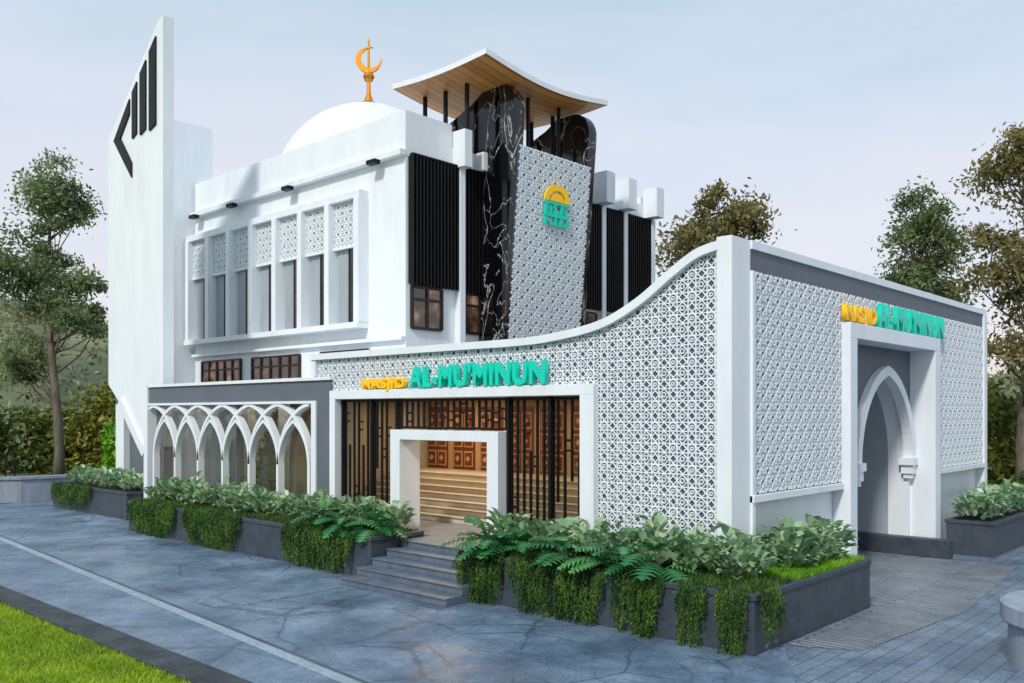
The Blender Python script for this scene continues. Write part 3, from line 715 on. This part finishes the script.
tree('eucalyptus_tree',(-8.7,37.6),17,.3,[(0,0,14,1.8,1.8,2.6,1),(-.4,.3,10.5,2.5,2.4,2.4,1)],54,250,.15,F_TREE,cs=.52)
tree('eucalyptus_tree',(-2.4,32.5),18.5,.32,[(0,0,16,2.0,2,2.0,1),(-.3,0,11,2.5,2.5,2.8,1.0),(.3,0,6.6,2.2,2.2,1.4,.7)],60,250,.15,F_TREE2)
def bushmass(name,lst,n,sz,m,parent=None):
    C=[]
    for (x,y,z,rx,rz) in lst:
        d=rng.normal(size=(n,3)); d/=np.linalg.norm(d,axis=1)[:,None]; d[:,2]=np.abs(d[:,2])
        rr_=(.75+.3*rng.random(n)+.12*np.sin(d[:,0]*9+x)+.1*np.sin(d[:,2]*11+y))[:,None]
        C.append(np.array([x,y,z])+d*rr_*np.array([rx,rx,rz]))
    leafobj(name,np.concatenate(C),sz,m,parent)
ls=[]
for i in range(30):
    t=i/29; ls.append((-66+22*t+random.uniform(-2,2),-4+24*t+random.uniform(-2,2),0,random.uniform(1.4,2.8),random.uniform(2.6,6.0)))
bushmass('reflection_tree_row',ls,1400,.24,F_BUSH)
bushmass('bush',[(-43.5,8,0,1.5,4.2),(-45,10,0,1.7,5.6),(-41.5,9.5,0,1.2,3.0)],1600,.22,F_BRIGHT)
bushmass('courtyard_shrub',[(-23+i*1.1,4.6,.9,.7,random.uniform(1.2,2.6)) for i in range(7)],350,.12,F_BUSH)
ls=[(-12+i*1.6,41+random.uniform(-2,2),0,random.uniform(1.6,2.6),random.uniform(4,7.0)) for i in range(14)]
bushmass('reflection_tree_row',ls,1300,.26,F_BUSH)
ls=[(-1.0+i*1.1,27+i*.2,0,.9,1.5) for i in range(9)]
bushmass('hedge',ls,900,.14,F_VINE)
ls=[(-75+i*4.5,-46+random.uniform(-4,4),0,random.uniform(2.5,4.0),random.uniform(6,14)) for i in range(26)]
bushmass('reflection_tree_row',ls,500,.7,F_TREE)  # unseen row behind the camera, added for reflections in glass and marble
def hill(name,cx,cy,rx,ry,h,seed):
    mb=MB(); n=56; r=np.random.default_rng(seed); ph=r.uniform(0,6,6); vs=[];fs=[]
    for i in range(n+1):
        for j in range(n+1):
            u=i/n*2-1; v=j/n*2-1; q=max(0,1-u*u)*max(0,1-v*v)
            z=h*q*(.75+.18*math.sin(u*7+ph[0])*math.cos(v*5+ph[1])+.1*math.sin(u*17+ph[2]+v*9)+.05*math.sin(u*41+ph[3])*math.sin(v*37))-.5
            vs.append((cx+u*rx,cy+v*ry,z))
    for i in range(n):
        for j in range(n): o=i*(n+1)+j; fs.append((o,o+n+1,o+n+2,o+1))
    mb.add(vs,fs,M_HILL); mb.obj(name,smooth=True)
    k=9000; u=r.uniform(-.95,.95,k); v=r.uniform(-.95,.95,k); q=(1-u*u)*(1-v*v)
    z=h*q*(.75+.18*np.sin(u*7+ph[0])*np.cos(v*5+ph[1])+.1*np.sin(u*17+ph[2]+v*9)+.05*np.sin(u*41+ph[3])*np.sin(v*37))
    c=np.stack([cx+u*rx,cy+v*ry,z],1); c=np.repeat(c,5,0)+r.normal(size=(k*5,3))*[1.5,1.5,1.1]
    leafobj('hill_vegetation',c,.8,F_HILL,None)
hill('hill',-280,60,120,150,42,1); hill('hill',-150,300,220,90,22,2); hill('hill',120,330,200,90,16,3)
# ================================================================= LIGHT
def area(name,loc,sx,sy,en,col=(1,.66,.36)):
    l=bpy.data.lights.new(name,'AREA'); l.shape='RECTANGLE'; l.size=sx; l.size_y=sy; l.energy=en; l.color=col
    o=bpy.data.objects.new(name,l); o.location=loc; S.collection.objects.link(o); return o
area('hall_ceiling_light',(-9.3,3.7,4.3),10,2.6,420,(1,.72,.45)); area('wing_ceiling_light',(-19.4,3.0,4.4),7,1.5,110,(1,.88,.70))
SUN=Vector((.30,-1,.90)).normalized()
el=math.asin(SUN.z); az=math.atan2(SUN.x,SUN.y)
l=bpy.data.lights.new('sun','SUN'); l.energy=2.5; l.angle=R(6); l.color=(1,.95,.89)
o=bpy.data.objects.new('sun',l); o.rotation_euler=(-SUN).to_track_quat('-Z','Y').to_euler(); S.collection.objects.link(o)
w=bpy.data.worlds.new('World'); S.world=w; w.use_nodes=True; nt=w.node_tree; bg=nt.nodes['Background']
sk=N(nt,'ShaderNodeTexSky',sky_type='NISHITA'); sk.sun_disc=False; sk.sun_elevation=el; sk.sun_rotation=az; sk.dust_density=2
L(nt,sk.outputs[0],bg.inputs[0]); bg.inputs[1].default_value=.12
tc=N(nt,'ShaderNodeTexCoord'); sp=N(nt,'ShaderNodeSeparateXYZ'); L(nt,tc.outputs['Generated'],sp.inputs[0])
mp=N(nt,'ShaderNodeMapping'); mp.inputs['Scale'].default_value=(1,1,4.5); L(nt,tc.outputs['Generated'],mp.inputs[0])
nz=N(nt,'ShaderNodeTexNoise',Scale=1.8,Detail=8,Roughness=.58,Distortion=.3); L(nt,mp.outputs[0],nz.inputs['Vector'])
ad=N(nt,'ShaderNodeMath',operation='MULTIPLY_ADD'); ad.inputs[1].default_value=.5; L(nt,nz.outputs[0],ad.inputs[0])
s2=N(nt,'ShaderNodeMath',operation='SUBTRACT'); s2.inputs[1].default_value=.25; L(nt,sp.outputs['Z'],s2.inputs[0]); L(nt,s2.outputs[0],ad.inputs[2])
r=ramp(nt,ad.outputs[0],[(0,(.84,.72,.68)),(.10,(.78,.75,.78)),(.28,(.66,.71,.81)),(.5,(.47,.62,.70)),(1,(.38,.55,.74))])
b2=N(nt,'ShaderNodeBackground'); b2.inputs[1].default_value=1.2; L(nt,r.outputs[0],b2.inputs[0])
mx=N(nt,'ShaderNodeMixShader'); mx.inputs[0].default_value=.84
L(nt,bg.outputs[0],mx.inputs[1]); L(nt,b2.outputs[0],mx.inputs[2]); L(nt,mx.outputs[0],nt.nodes['World Output'].inputs[0])
S.view_settings.view_transform='Standard'; S.view_settings.look='None'; S.view_settings.exposure=0
# ================================================================= CAMERA
c=bpy.data.cameras.new('camera'); c.sensor_width=36; c.lens=36*887/1024; c.shift_y=71.5/1024; c.clip_end=5000; c.clip_start=.1
o=bpy.data.objects.new('camera',c); o.location=(8.14,-14.94,3.9); o.rotation_euler=(R(90),0,math.asin(.678)); S.collection.objects.link(o); S.camera=o
